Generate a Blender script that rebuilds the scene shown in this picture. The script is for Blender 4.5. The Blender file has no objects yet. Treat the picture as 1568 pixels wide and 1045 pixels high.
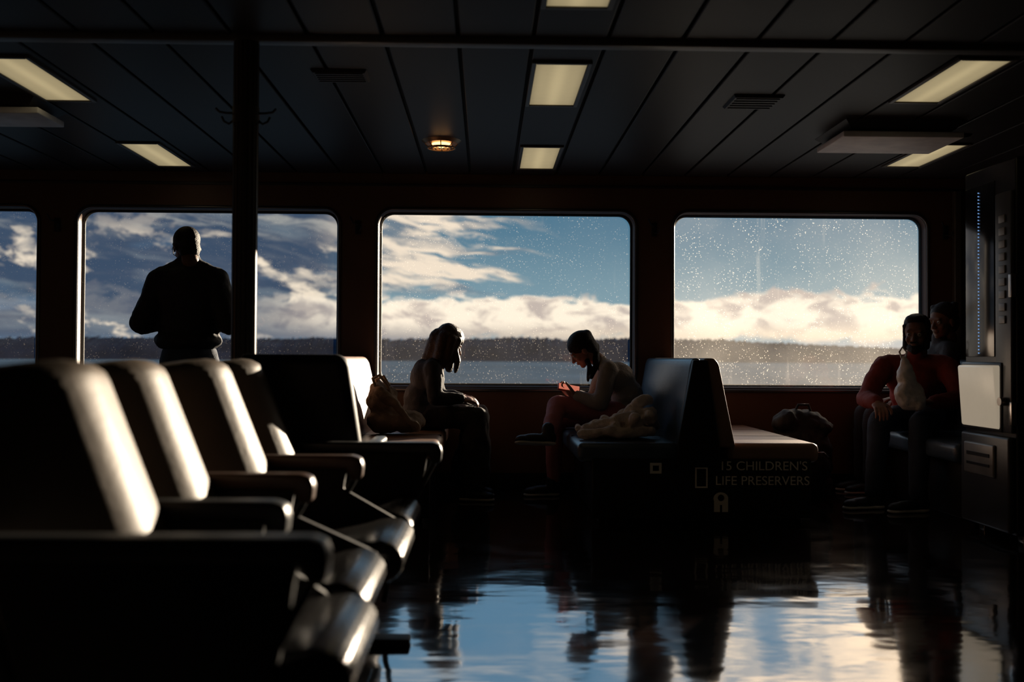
import bpy, bmesh, math, random
from mathutils import Vector, Matrix, noise
random.seed(7)
sc=bpy.context.scene
sc.view_settings.view_transform='Standard'
sc.view_settings.look='None'
V=Vector
# ---------------------------------------------------------------- materials
def mat(name,col,rough=.5,metal=0,spec=.5,var=.15,vscale=8,bump=0,bscale=60,emit=None,es=0,sheen=0):
    m=bpy.data.materials.new(name); m.use_nodes=True
    nt=m.node_tree; b=nt.nodes['Principled BSDF']
    b.inputs['Roughness'].default_value=rough
    b.inputs['Metallic'].default_value=metal
    b.inputs['Specular IOR Level'].default_value=spec
    if sheen: b.inputs['Sheen Weight'].default_value=sheen
    tc=nt.nodes.new('ShaderNodeTexCoord')
    n=nt.nodes.new('ShaderNodeTexNoise'); n.inputs['Scale'].default_value=vscale; n.inputs['Detail'].default_value=5
    nt.links.new(tc.outputs['Object'],n.inputs['Vector'])
    r=nt.nodes.new('ShaderNodeValToRGB')
    r.color_ramp.elements[0].position=.3; r.color_ramp.elements[1].position=.7
    r.color_ramp.elements[0].color=(*[c*(1-var) for c in col],1)
    r.color_ramp.elements[1].color=(*[min(1,c*(1+var)) for c in col],1)
    nt.links.new(n.outputs['Fac'],r.inputs['Fac']); nt.links.new(r.outputs['Color'],b.inputs['Base Color'])
    if bump:
        n2=nt.nodes.new('ShaderNodeTexNoise'); n2.inputs['Scale'].default_value=bscale; n2.inputs['Detail'].default_value=4
        nt.links.new(tc.outputs['Object'],n2.inputs['Vector'])
        bp=nt.nodes.new('ShaderNodeBump'); bp.inputs['Strength'].default_value=bump; bp.inputs['Distance'].default_value=.01
        nt.links.new(n2.outputs['Fac'],bp.inputs['Height']); nt.links.new(bp.outputs['Normal'],b.inputs['Normal'])
    if emit:
        b.inputs['Emission Color'].default_value=(*emit,1); b.inputs['Emission Strength'].default_value=es
    return m
M={}
M['wall']=mat('wall_laminate_brown',(.095,.050,.030),.5,var=.1,vscale=3,spec=.35)
M['wall2']=mat('bulkhead_dark',(.022,.019,.019),.5)
M['ceil']=mat('ceiling_panel',(.026,.022,.023),.46,var=.06,vscale=1.5,spec=.2)
M['gap']=mat('ceiling_groove',(.005,.005,.005),.8)
M['trim']=mat('ceiling_trim_metal',(.11,.10,.095),.4,metal=.3)
M['vent']=mat('diffuser_enamel',(.85,.85,.9),.5)
M['frame']=mat('window_frame_metal',(.10,.10,.11),.3,metal=.7,var=.05)
M['black']=mat('black_laminate',(.012,.011,.011),.5,spec=.3)
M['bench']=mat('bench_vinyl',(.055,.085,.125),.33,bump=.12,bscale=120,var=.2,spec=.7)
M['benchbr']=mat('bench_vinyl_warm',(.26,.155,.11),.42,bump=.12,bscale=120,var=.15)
M['leather']=mat('seat_vinyl',(.088,.068,.052),.5,bump=.10,bscale=30,var=.10,vscale=9,spec=.22)
M['cush']=mat('seat_cushion_vinyl',(.008,.007,.007),.24,bump=.12,bscale=50,spec=.35)
M['shell']=mat('seat_shell_plastic',(.006,.006,.007),.55,spec=.2)
M['arm']=mat('armrest_wood',(.05,.024,.015),.36,var=.3,spec=.35)
M['armb']=mat('armrest_black',(.009,.009,.010),.40,spec=.3)
M['chrome']=mat('steel',(.45,.42,.4),.25,metal=1,var=.05)
M['post']=mat('post_paint',(.035,.028,.026),.45)
M['skin']=mat('skin',(.32,.16,.11),.5,var=.08,vscale=30)
M['skin2']=mat('skin_tan',(.15,.075,.048),.55,var=.08,vscale=30,spec=.3)
M['hair']=mat('hair_dark',(.012,.008,.007),.55,bump=.6,bscale=140,spec=.2)
M['hairb']=mat('hair_brown',(.05,.024,.014),.5,bump=.6,bscale=140,spec=.3)
M['jacket']=mat('jacket_navy',(.012,.014,.022),.75,bump=.3,bscale=60)
M['denim']=mat('denim',(.025,.04,.07),.85,bump=.3,bscale=150)
M['sweat']=mat('sweater_grey',(.32,.27,.24),.9,bump=.5,bscale=120)
M['pink']=mat('trousers_mauve',(.46,.16,.15),.85,bump=.3,bscale=80)
M['dress']=mat('dark_cotton',(.022,.022,.03),.85,bump=.3,bscale=80)
M['skirt']=mat('skirt_cloth',(.035,.03,.032),.9,bump=.4,bscale=60)
M['red']=mat('jacket_maroon',(.22,.026,.016),.8,bump=.3,bscale=60)
M['shoe']=mat('shoe_black',(.012,.012,.012),.5)
M['sole']=mat('shoe_sole_white',(.7,.66,.6),.6)
M['coat']=mat('coat_beige_fleece',(.72,.60,.52),.95,bump=.6,bscale=90,var=.2,vscale=20)
M['tote']=mat('tote_canvas',(.26,.19,.14),.9,bump=.4,bscale=150,var=.25)
M['pack']=mat('backpack_nylon',(.012,.012,.015),.7,bump=.2)
M['white']=mat('sign_white',(.8,.78,.72),.6,var=.03)
M['txt']=mat('lettering',(.85,.80,.70),.6,var=.03)
M['eye']=mat('eye_white',(.4,.36,.32),.3)
M['phone']=mat('phone_case_red',(.75,.07,.03),.4)
M['pscr']=mat('phone_screen',(.02,.02,.02),.2,emit=(.9,.25,.15),es=.6)
M['vm']=mat('machine_dark',(.012,.012,.015),.35)
M['vmg']=mat('machine_grey',(.24,.22,.20),.4,metal=.3)
M['vmd']=mat('machine_control_dark',(.055,.055,.058),.35,metal=.2)
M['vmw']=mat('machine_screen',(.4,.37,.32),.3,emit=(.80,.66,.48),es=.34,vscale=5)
M['glassb']=mat('machine_glass',(.01,.012,.016),.12,spec=.6)
M['led']=mat('led_blue',(.1,.2,.4),.4,emit=(.25,.5,1),es=.7)
M['lamp']=mat('light_diffuser',(.5,.46,.36),.5,emit=(.66,.53,.29),es=.8)
M['bulb']=mat('downlight_bulb',(.6,.4,.2),.5,emit=(1,.5,.17),es=4)
M['brass']=mat('downlight_ring',(.35,.22,.12),.35,metal=.8)
m=mat('plastic_bag_film',(.72,.66,.61),.4,bump=.6,bscale=40); m.node_tree.nodes['Principled BSDF'].inputs['Transmission Weight'].default_value=.15; M['bag']=m
def lampmat():
    m=M['lamp']; nt=m.node_tree; b=nt.nodes['Principled BSDF']
    tc=nt.nodes.new('ShaderNodeTexCoord'); s=nt.nodes.new('ShaderNodeSeparateXYZ'); nt.links.new(tc.outputs['Generated'],s.inputs[0])
    def ar(o,a,b_):
        n=nt.nodes.new('ShaderNodeMath'); n.operation=o
        for i,x in enumerate((a,b_)):
            if isinstance(x,(int,float)): n.inputs[i].default_value=x
            else: nt.links.new(x,n.inputs[i])
        return n.outputs[0]
    # two tubes behind the prismatic lens, brighter toward the middle
    w=ar('SINE',ar('MULTIPLY',s.outputs['X'],math.pi),0); w2=ar('SINE',ar('MULTIPLY',s.outputs['X'],math.pi*5),0); wy=ar('POWER',ar('SINE',ar('MULTIPLY',s.outputs['Y'],math.pi),0),.3)
    t=ar('ADD',ar('MULTIPLY',w,.30),ar('ADD',.34,ar('MULTIPLY',w2,.04))); t=ar('MULTIPLY',t,ar('ADD',.75,ar('MULTIPLY',wy,.25)))
    nt.links.new(t,b.inputs['Emission Strength'])
lampmat()
def floormat():
    m=mat('polished_deck_floor',(.016,.011,.010),.08,spec=1.0,var=.25,vscale=1.2)
    nt=m.node_tree; b=nt.nodes['Principled BSDF']; b.inputs['IOR'].default_value=2.35
    tc=nt.nodes.new('ShaderNodeTexCoord'); mp=nt.nodes.new('ShaderNodeMapping'); mp.inputs['Scale'].default_value=(1.3,2.6,1)
    nt.links.new(tc.outputs['Object'],mp.inputs['Vector'])
    n=nt.nodes.new('ShaderNodeTexNoise'); n.inputs['Scale'].default_value=1.9; n.inputs['Detail'].default_value=2.8; n.inputs['Roughness'].default_value=.45
    nt.links.new(mp.outputs[0],n.inputs['Vector'])
    bp=nt.nodes.new('ShaderNodeBump'); bp.inputs['Strength'].default_value=.26; bp.inputs['Distance'].default_value=.012
    nt.links.new(n.outputs['Fac'],bp.inputs['Height']); nt.links.new(bp.outputs['Normal'],b.inputs['Normal'])
    n2=nt.nodes.new('ShaderNodeTexNoise'); n2.inputs['Scale'].default_value=5; n2.inputs['Detail'].default_value=6
    nt.links.new(tc.outputs['Object'],n2.inputs['Vector'])
    r=nt.nodes.new('ShaderNodeMapRange'); r.inputs['From Min'].default_value=.3; r.inputs['From Max'].default_value=.7
    r.inputs['To Min'].default_value=.05; r.inputs['To Max'].default_value=.10
    nt.links.new(n2.outputs['Fac'],r.inputs[0]); nt.links.new(r.outputs[0],b.inputs['Roughness'])
    return m
M['floor']=floormat()
def glassmat(name,haze,spk,streak=0):
    m=bpy.data.materials.new(name); m.use_nodes=True; nt=m.node_tree; nt.nodes.clear()
    N=nt.nodes.new; L=nt.links.new
    def MR(src,a,b,c,d):
        r=N('ShaderNodeMapRange')
        for k,x in zip(('From Min','From Max','To Min','To Max'),(a,b,c,d)): r.inputs[k].default_value=x
        L(src,r.inputs[0]); return r.outputs[0]
    def MA(o,a,b):
        n=N('ShaderNodeMath'); n.operation=o; L(a,n.inputs[0]); L(b,n.inputs[1]); return n.outputs[0]
    out=N('ShaderNodeOutputMaterial'); tr=N('ShaderNodeBsdfTransparent'); tl=N('ShaderNodeBsdfTranslucent'); gl=N('ShaderNodeBsdfGlossy')
    tl.inputs[0].default_value=(.9,.85,.78,1); gl.inputs['Roughness'].default_value=.02
    tc=N('ShaderNodeTexCoord'); O=tc.outputs['Object']
    n=N('ShaderNodeTexNoise'); n.inputs['Scale'].default_value=1.6; n.inputs['Detail'].default_value=6; L(O,n.inputs['Vector'])
    n3=N('ShaderNodeTexNoise'); n3.inputs['Scale'].default_value=7; L(O,n3.inputs['Vector'])
    gate=MR(n3.outputs['Fac'],.42,.60,.15,1)
    tot=None
    for sc_,a,b in ((60,.12,.22),(34,.09,.15)):
        vo=N('ShaderNodeTexVoronoi'); vo.inputs['Scale'].default_value=sc_; L(O,vo.inputs['Vector'])
        mu=MA('MULTIPLY',MR(vo.outputs['Distance'],a,b,spk,0),gate); tot=mu if tot is None else MA('MAXIMUM',tot,mu)
    sp=N('ShaderNodeSeparateXYZ'); L(tc.outputs['Generated'],sp.inputs[0])
    m2=MA('MULTIPLY',MR(n.outputs['Fac'],.3,.75,haze*.5,haze*1.5),MR(sp.outputs['Z'],0,.75,1.5,.6))
    tot=MA('ADD',m2,tot)
    # vertically stretched noise streaks added to the pane's translucency
    mp=N('ShaderNodeMapping'); mp.inputs['Scale'].default_value=(14,1,1.1); L(O,mp.inputs['Vector'])
    n4=N('ShaderNodeTexNoise'); n4.inputs['Scale'].default_value=1.3; n4.inputs['Detail'].default_value=3; L(mp.outputs[0],n4.inputs['Vector'])
    tot=MA('ADD',tot,MR(n4.outputs['Fac'],.66,.74,0,streak))
    mx=N('ShaderNodeMixShader'); L(tot,mx.inputs[0]); L(tr.outputs[0],mx.inputs[1]); L(tl.outputs[0],mx.inputs[2])
    mg=N('ShaderNodeMixShader'); mg.inputs[0].default_value=.03; L(mx.outputs[0],mg.inputs[1]); L(gl.outputs[0],mg.inputs[2])
    L(mg.outputs[0],out.inputs[0]); return m
# ---------------------------------------------------------------- helpers
COL=sc.collection
def empty(name,loc=(0,0,0)):
    e=bpy.data.objects.new(name,None); e.location=loc; e.empty_display_size=.1; COL.objects.link(e); return e
def adopt(ob,e):
    ob.parent=e; ob.matrix_parent_inverse=Matrix.Translation(-V(e.location)); return ob
def fin(bm,name,m,smooth=True,parent=None):
    me=bpy.data.meshes.new(name); bm.to_mesh(me); bm.free()
    if m is not None:
        for x in (m if isinstance(m,list) else [m]): me.materials.append(x)
    if smooth:
        for p in me.polygons: p.use_smooth=True
        try: me.set_sharp_from_angle(angle=math.radians(38))
        except Exception: pass
    ob=bpy.data.objects.new(name,me); COL.objects.link(ob)
    if parent: adopt(ob,parent)
    return ob
def bbox(bm,lo,hi,bev=0,seg=3,rot=None,about=None):
    r=bmesh.ops.create_cube(bm,size=1)
    vs=r['verts']; lo=V(lo); hi=V(hi); c=(lo+hi)/2; d=hi-lo
    for v in vs: v.co=V((v.co.x*d.x,v.co.y*d.y,v.co.z*d.z))+c
    if bev:
        es=set(e for v in vs for e in v.link_edges)
        rr=bmesh.ops.bevel(bm,geom=list(es),offset=bev,segments=seg,profile=.5,affect='EDGES')
        vs=list(set(v for f in rr['faces'] for v in f.verts)|set(v for v in vs if v.is_valid))
    if rot is not None:
        a=V(about if about else c)
        for v in vs: v.co=rot@(v.co-a)+a
    return vs
def box(name,lo,hi,m,bev=0,parent=None,seg=3,rot=None,about=None):
    bm=bmesh.new(); bbox(bm,lo,hi,bev,seg,rot,about); return fin(bm,name,m,bev>0,parent)
def prism(name,pts,a,b,axis,m,bev=0,parent=None,seg=3):
    bm=bmesh.new()
    def mk(p,t):
        return {'y':(p[0],t,p[1]),'x':(t,p[0],p[1]),'z':(p[0],p[1],t)}[axis]
    A=[bm.verts.new(mk(p,a)) for p in pts]; B=[bm.verts.new(mk(p,b)) for p in pts]
    n=len(pts); bm.faces.new(A); bm.faces.new(B[::-1])
    for i in range(n): bm.faces.new((A[i],B[i],B[(i+1)%n],A[(i+1)%n]))
    bmesh.ops.recalc_face_normals(bm,faces=bm.faces)
    if bev: bmesh.ops.bevel(bm,geom=list(bm.edges),offset=bev,segments=seg,profile=.5,affect='EDGES')
    return fin(bm,name,m,bev>0,parent)
def zto(d):
    return V(d).to_track_quat('Z','Y').to_matrix().to_4x4()
def cap(bm,p0,p1,r0,r1=None,seg=14):
    r1=r0 if r1 is None else r1; p0=V(p0);p1=V(p1); d=p1-p0
    bmesh.ops.create_icosphere(bm,subdivisions=2,radius=r0,matrix=Matrix.Translation(p0))
    bmesh.ops.create_icosphere(bm,subdivisions=2,radius=r1,matrix=Matrix.Translation(p1))
    if d.length>1e-4:
        bmesh.ops.create_cone(bm,cap_ends=True,segments=seg,radius1=r0,radius2=r1,depth=d.length,matrix=Matrix.Translation((p0+p1)/2)@zto(d))
def ell(bm,c,r,R=None):
    mt=Matrix.Translation(V(c))@((R.to_4x4()) if R is not None else Matrix.Identity(4))@Matrix.Diagonal((*r,1))
    bmesh.ops.create_icosphere(bm,subdivisions=3,radius=1,matrix=mt)
def cyl(bm,p0,p1,r,seg=20,r2=None):
    p0=V(p0);p1=V(p1);d=p1-p0
    bmesh.ops.create_cone(bm,cap_ends=True,segments=seg,radius1=r,radius2=r if r2 is None else r2,depth=d.length,matrix=Matrix.Translation((p0+p1)/2)@zto(d))
def bake(ob):
    dg=bpy.context.evaluated_depsgraph_get(); dg.update()
    me=bpy.data.meshes.new_from_object(ob.evaluated_get(dg)); ob.modifiers.clear()
    old=ob.data; ob.data=me; bpy.data.meshes.remove(old)
    for p in ob.data.polygons: p.use_smooth=True
tex=bpy.data.textures.new('folds','CLOUDS'); tex.noise_scale=.09; tex.noise_depth=2
def blob(name,fn,m,parent,voxel=.012,smooth=4,folds=0):
    bm=bmesh.new(); fn(bm); ob=fin(bm,name,m,False,parent)
    r=ob.modifiers.new('r','REMESH'); r.mode='VOXEL'; r.voxel_size=voxel
    if smooth:
        s=ob.modifiers.new('s','SMOOTH'); s.iterations=smooth; s.factor=.5
    if folds:
        d=ob.modifiers.new('d','DISPLACE'); d.texture=tex; d.strength=folds; d.mid_level=.5; d.texture_coords='LOCAL'
    bake(ob)
    if len(ob.data.materials)==0: ob.data.materials.append(m)
    return ob
def Rz(a): return Matrix.Rotation(math.radians(a),3,'Z')
def Ry(a): return Matrix.Rotation(math.radians(a),3,'Y')
def Rx(a): return Matrix.Rotation(math.radians(a),3,'X')
def tube(name,pts,r,m,parent=None,cyclic=False):
    cu=bpy.data.curves.new(name,'CURVE'); cu.dimensions='3D'; cu.bevel_depth=r; cu.bevel_resolution=3
    sp=cu.splines.new('POLY'); sp.points.add(len(pts)-1)
    for p,q in zip(sp.points,pts): p.co=(*q,1)
    sp.use_cyclic_u=cyclic
    ob=bpy.data.objects.new(name,cu); COL.objects.link(ob)
    me=bpy.data.meshes.new_from_object(ob); bpy.data.objects.remove(ob); me.materials.clear(); me.materials.append(m)
    for p in me.polygons: p.use_smooth=True
    ob=bpy.data.objects.new(name,me); COL.objects.link(ob)
    if parent: adopt(ob,parent)
    return ob
def rrect(cx,cz,w,h,r,n=8):
    P=[]
    for (sx,sz,a0) in ((1,1,0),(-1,1,90),(-1,-1,180),(1,-1,270)):
        for i in range(n+1):
            a=math.radians(a0+90*i/n)
            P.append((cx+sx*(w/2-r)+r*math.cos(a),cz+sz*(h/2-r)+r*math.sin(a)))
    return P
# ---------------------------------------------------------------- room shell
YW=7.22; ZC=2.262; XL=-6.6; XR=4.15; YB=-3.5
WW=1.855; WZ=1.36; WH=1.265
WX=[-4.155,-2.004,.147,2.300]
cu=bpy.data.curves.new('wall_back','CURVE'); cu.dimensions='2D'; cu.fill_mode='BOTH'; cu.extrude=.05
def addspl(P):
    sp=cu.splines.new('POLY'); sp.points.add(len(P)-1)
    for p,q in zip(sp.points,P): p.co=(q[0],q[1],0,1)
    sp.use_cyclic_u=True
addspl([(XL,0),(XR,0),(XR,ZC+.05),(XL,ZC+.05)])
for x in WX: addspl(rrect(x,WZ,WW,WH,.10))
ob=bpy.data.objects.new('tmp',cu); COL.objects.link(ob); me=bpy.data.meshes.new_from_object(ob); bpy.data.objects.remove(ob)
me.transform(Matrix.Translation((0,YW+.05,0))@Matrix.Rotation(math.radians(90),4,'X')); me.materials.clear(); me.materials.append(M['wall'])
COL.objects.link(bpy.data.objects.new('wall_back',me))
g_clear=glassmat('glass_salt_clear',.004,.03,.0); g_mid=glassmat('glass_salt_mid',.011,.12,.008); g_haze=glassmat('glass_salt_hazy',.070,.34,.035)
for i,x in enumerate(WX):
    e=empty('window_%d'%(i+1),(x,YW+.02,WZ))
    bm=bmesh.new(); P=rrect(x,WZ,WW,WH,.10); bm.faces.new([bm.verts.new((p[0],YW+.06,p[1])) for p in P])
    fin(bm,'pane',[g_clear,g_clear,g_mid,g_haze][i],False,e)
    tube('inner_frame',[(p[0],YW-.002,p[1]) for p in rrect(x,WZ,WW+.03,WH+.03,.115)],.013,M['frame'],e,True)
    tube('outer_gasket',[(p[0],YW+.085,p[1]) for p in rrect(x,WZ,WW-.01,WH-.01,.10)],.012,M['black'],e,True)
    box('sill',(x-WW/2+.04,YW-.035,WZ-WH/2-.04),(x+WW/2-.04,YW-.0,WZ-WH/2-.018),M['frame'],.006,e)
for i,x in enumerate([-5.23,-3.08,-.93,1.222,3.37]):
    e=empty('coat_hook',(x,YW-.02,1.86))
    box('plate',(x-.02,YW-.012,1.82),(x+.02,YW-.001,1.92),M['black'],.004,e)
    tube('hook',[(x,YW-.01,1.89),(x-.03,YW-.05,1.90),(x-.05,YW-.06,1.94)],.006,M['black'],e)
    tube('hook_lower',[(x,YW-.01,1.85),(x+.02,YW-.05,1.84),(x+.03,YW-.06,1.87)],.006,M['black'],e)
box('trim_1',(XL,YW-.012,2.17),(XR,YW-.001,2.19),M['wall2'],.002)
box('baseboard_back',(XL,YW-.015,0),(XR,YW-.001,.10),M['black'],.003)
box('floor',(XL,YB,-.1),(XR,YW+.1,0),M['floor'])
box('wall_left',(XL-.1,YB,0),(XL,YW+.1,ZC+.05),M['wall'])
box('wall_right',(XR,YB,0),(XR+.1,YW+.1,ZC+.05),M['wall'])
box('wall_front',(XL,YB-.1,0),(XR,YB,ZC+.05),M['wall'])
box('wall_partition',(2.72,3.0,0),(4.14,4.93,ZC-.005),M['wall2'],.01)
box('trim_4',(3.42,YW-.05,0),(3.47,YW-.002,2.17),M['trim'],.006)
bm=bmesh.new(); bbox(bm,(XL,YB,ZC+.02),(XR,YW+.1,ZC+.12)); 
for f in bm.faces: f.material_index=1
k0=.19; pw=.3115
for seg in ((YB,1.15),(1.25,4.12),(4.20,YW-.01)):
    for k in range(-22,13):
        a=k0+k*pw+.008; b=k0+(k+1)*pw-.008
        a=max(a,XL+.01); b=min(b,XR-.01)
        if b-a<.05: continue
        bbox(bm,(a,seg[0],ZC),(b,seg[1],ZC+.022),.005,2)
fin(bm,'ceiling',[M['ceil'],M['gap']],False)
box('trim_2',(XL,4.125,ZC-.022),(XR,4.195,ZC+.018),M['trim'],.006)
box('trim_3',(XL,1.16,ZC-.022),(XR,1.24,ZC+.018),M['trim'],.006)
def fixture(x,y0,y1):
    e=empty('ceiling_light_panel',(x,(y0+y1)/2,ZC)); w=.115
    z0=ZC-.012
    for nm,lo,hi in (('rim_1',(x-w-.022,y0-.022,z0),(x-w,y1+.022,ZC+.004)),('rim_2',(x+w,y0-.022,z0),(x+w+.022,y1+.022,ZC+.004)),
                  ('rim_3',(x-w,y0-.022,z0),(x+w,y0,ZC+.004)),('rim_4',(x-w,y1,z0),(x+w,y1+.022,ZC+.004))):
        box(nm,lo,hi,M['trim'],.003,e,1)
    box('diffuser',(x-w,y0,ZC-.005),(x+w,y1,ZC+.003),M['lamp'],0,e)
for x,y0,y1 in ((.335,2.98,3.72),(.335,4.45,5.18),(.345,6.22,6.93),(-2.17,4.47,5.20),(-2.17,6.24,6.97),(2.20,4.31,5.03),(2.84,6.02,6.72)):
    fixture(x,y0,y1)
e=empty('ceiling_downlight',(-.28,6.1,ZC))
bm=bmesh.new(); bmesh.ops.create_cone(bm,cap_ends=True,segments=32,radius1=.10,radius2=.125,depth=.02,matrix=Matrix.Translation((-.28,6.1,ZC-.008))); fin(bm,'ring',M['brass'],True,e)
bm=bmesh.new(); ell(bm,(-.28,6.1,ZC-.022),(.06,.06,.025)); fin(bm,'bulb',M['bulb'],True,e)
for r in (.085,.06):
    tube('grille',[(-.28+r*math.cos(a*math.pi/12),6.1+r*math.sin(a*math.pi/12),ZC-.045) for a in range(24)],.004,M['brass'],e,True)
for a in range(4):
    c,s=math.cos(a*math.pi/4),math.sin(a*math.pi/4); tube('bar',[(-.28-.1*c,6.1-.1*s,ZC-.02),(-.28-.07*c,6.1-.07*s,ZC-.045),(-.28+.07*c,6.1+.07*s,ZC-.045),(-.28+.1*c,6.1+.1*s,ZC-.02)],.003,M['brass'],e)
def vent(x0,x1,y0,y1,h,nm='ceiling_air_diffuser'):
    e=empty(nm,((x0+x1)/2,(y0+y1)/2,ZC))
    bm=bmesh.new(); b=.05 if h>.03 else .01
    T=[bm.verts.new(p) for p in ((x0,y0,ZC-.001),(x1,y0,ZC-.001),(x1,y1,ZC-.001),(x0,y1,ZC-.001))]
    B=[bm.verts.new(p) for p in ((x0+b,y0+b,ZC-h),(x1-b,y0+b,ZC-h),(x1-b,y1-b,ZC-h),(x0+b,y1-b,ZC-h))]
    bm.faces.new(T);bm.faces.new(B[::-1])
    for i in range(4): bm.faces.new((T[i],B[i],B[(i+1)%4],T[(i+1)%4]))
    bmesh.ops.recalc_face_normals(bm,faces=bm.faces)
    fin(bm,'housing',M['ceil'],False,e)
    if h>.03: box('deflector_plate',(x0+.0,y0+.04,ZC-h-.045),(x1-.0,y1-.04,ZC-h-.012),M['vent'],.006,e)
    n=5
    for i in range(n):
        y=y0+b+(y1-y0-2*b)*(i+.5)/n
        box('slat_%d'%(i+1),(x0+b+.01,y-.006,ZC-h-.004),(x1-b-.01,y+.006,ZC-h+.001),M['wall2'] if h<.03 else M['trim'],0,e)
vent(1.98,2.66,5.42,5.95,.045); vent(-3.0,-2.30,5.1,5.5,.045)
vent(1.24,1.50,4.95,5.2,.014,'ceiling_vent'); vent(-.82,-.56,4.6,4.78,.014,'ceiling_vent'); vent(2.62,2.85,5.75,5.85,.014,'ceiling_vent')
e=empty('support_post',(-1.005,4.16,0)); bm=bmesh.new()
n=64; ring=[]
for zz in (0,ZC-.024):
    ring.append([bm.verts.new((-1.005+(.052-.004*(i%4==0))*math.cos(2*math.pi*i/n),4.16+(.052-.004*(i%4==0))*math.sin(2*math.pi*i/n),zz)) for i in range(n)])
for i in range(n): bm.faces.new((ring[0][i],ring[0][(i+1)%n],ring[1][(i+1)%n],ring[1][i]))
bm.faces.new(ring[1]); bm.faces.new(ring[0][::-1]); fin(bm,'shaft',M['post'],True,e)
bm=bmesh.new(); cyl(bm,(-1.005,4.16,0),(-1.005,4.16,.03),.09,32); cyl(bm,(-1.005,4.16,1.9),(-1.005,4.16,1.97),.055,32); fin(bm,'collar',M['post'],True,e)
for s in (-1,1):
    x=-1.005
    tube('hook',[(x+s*.05,4.16,1.915),(x+s*.07,4.16,1.90),(x+s*.09,4.16,1.91),(x+s*.10,4.16,1.93)],.005,M['post'],e)
    tube('hook',[(x+s*.05,4.16,1.945),(x+s*.08,4.16,1.945),(x+s*.11,4.16,1.95),(x+s*.125,4.16,1.965)],.005,M['post'],e)
# ---------------------------------------------------------------- benches (back to back)
def bench(dx,text=False):
    e=empty('double_bench',(1.24+dx,6.4,0)); X=lambda a:a+dx
    y0,y1=5.60,7.19
    box('base',(X(.64),y0+.02,0),(X(1.80),y1,.34),M['black'],.01,e)
    box('end_panel',(X(.60),y0-.02,.03),(X(1.84),y0+.018,.365),M['black'],.008,e)
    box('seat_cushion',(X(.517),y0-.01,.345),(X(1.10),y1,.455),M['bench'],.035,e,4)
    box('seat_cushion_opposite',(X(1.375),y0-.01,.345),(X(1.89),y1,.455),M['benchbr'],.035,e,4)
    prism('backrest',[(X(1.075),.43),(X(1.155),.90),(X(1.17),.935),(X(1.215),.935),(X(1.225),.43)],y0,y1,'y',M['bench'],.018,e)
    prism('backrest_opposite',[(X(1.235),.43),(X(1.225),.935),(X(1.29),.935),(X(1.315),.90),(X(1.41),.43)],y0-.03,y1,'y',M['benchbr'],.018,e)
    prism('end_cap',[(X(1.075),.33),(X(1.075),.45),(X(1.165),.925),(X(1.245),.925),(X(1.315),.45),(X(1.315),.33)],y0-.045,y0+.01,'y',M['black'],.008,e)
    for i in range(1,3):
        for a,b in ((.53,1.08),(1.4,1.88)):
            box('seam',(X(a),y0+i*(y1-y0)/3-.003,.447),(X(b),y0+i*(y1-y0)/3+.003,.4565),M['black'],0,e)
    yy=y0-.0215
    def placard(nm,x0,z0,x1,z1,m): box(nm,(X(x0),yy-.003,z0),(X(x1),yy+.002,z1),m,0,e)
    if text:
        for s,x,z,sz in (("15 CHILDREN'S",1.315,.305,.072),("LIFE PRESERVERS",1.292,.222,.072)):
            tcu=bpy.data.curves.new('lettering','FONT'); tcu.body=s; tcu.size=sz; tcu.extrude=.001
            to=bpy.data.objects.new('t',tcu); COL.objects.link(to); me=bpy.data.meshes.new_from_object(to); bpy.data.objects.remove(to)
            w=max(v.co.x for v in me.vertices); k=(.50 if s[0]=='1' else .535)/w
            me.transform(Matrix.Translation((X(x),yy-.001,z))@Matrix.Rotation(math.radians(90),4,'X')@Matrix.Diagonal((k,1,1,1)))
            me.materials.clear(); me.materials.append(M['txt']); to=bpy.data.objects.new('lettering',me); COL.objects.link(to); adopt(to,e)
        placard('sticker',.925,.285,.99,.345,M['white']); placard('sticker_mark',.94,.30,.975,.33,M['black'])
        bm=bmesh.new()
        for a,b in (((1.18,.205),(1.25,.213)),((1.18,.312),(1.25,.32)),((1.18,.213),(1.188,.312)),((1.242,.213),(1.25,.312))):
            bbox(bm,(X(a[0]),yy-.003,a[1]),(X(b[0]),yy+.002,b[1]))
        fin(bm,'latch_plate',M['txt'],False,e)
        bm=bmesh.new()
        def disc(cx,cz,rx,rz,y):
            bm.faces.new([bm.verts.new((X(cx)+rx*math.cos(a*.314),y,cz+rz*math.sin(a*.314))) for a in range(20)][::-1])
        disc(1.325,.145,.042,.036,yy-.002)
        for x0 in (1.286,1.332):
            vs=[(x0,.07),(x0+.034,.07),(x0+.034,.15),(x0,.15)]; bm.faces.new([bm.verts.new((X(p[0]),yy-.0022,p[1])) for p in vs])
        fin(bm,'pictogram',M['txt'],False,e)
        bm=bmesh.new(); disc(1.325,.15,.018,.018,yy-.0035); fin(bm,'pictogram_face',M['black'],False,e)
    return e
for dx in (0,-2.15,2.15): bench(dx,dx==0)
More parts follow.
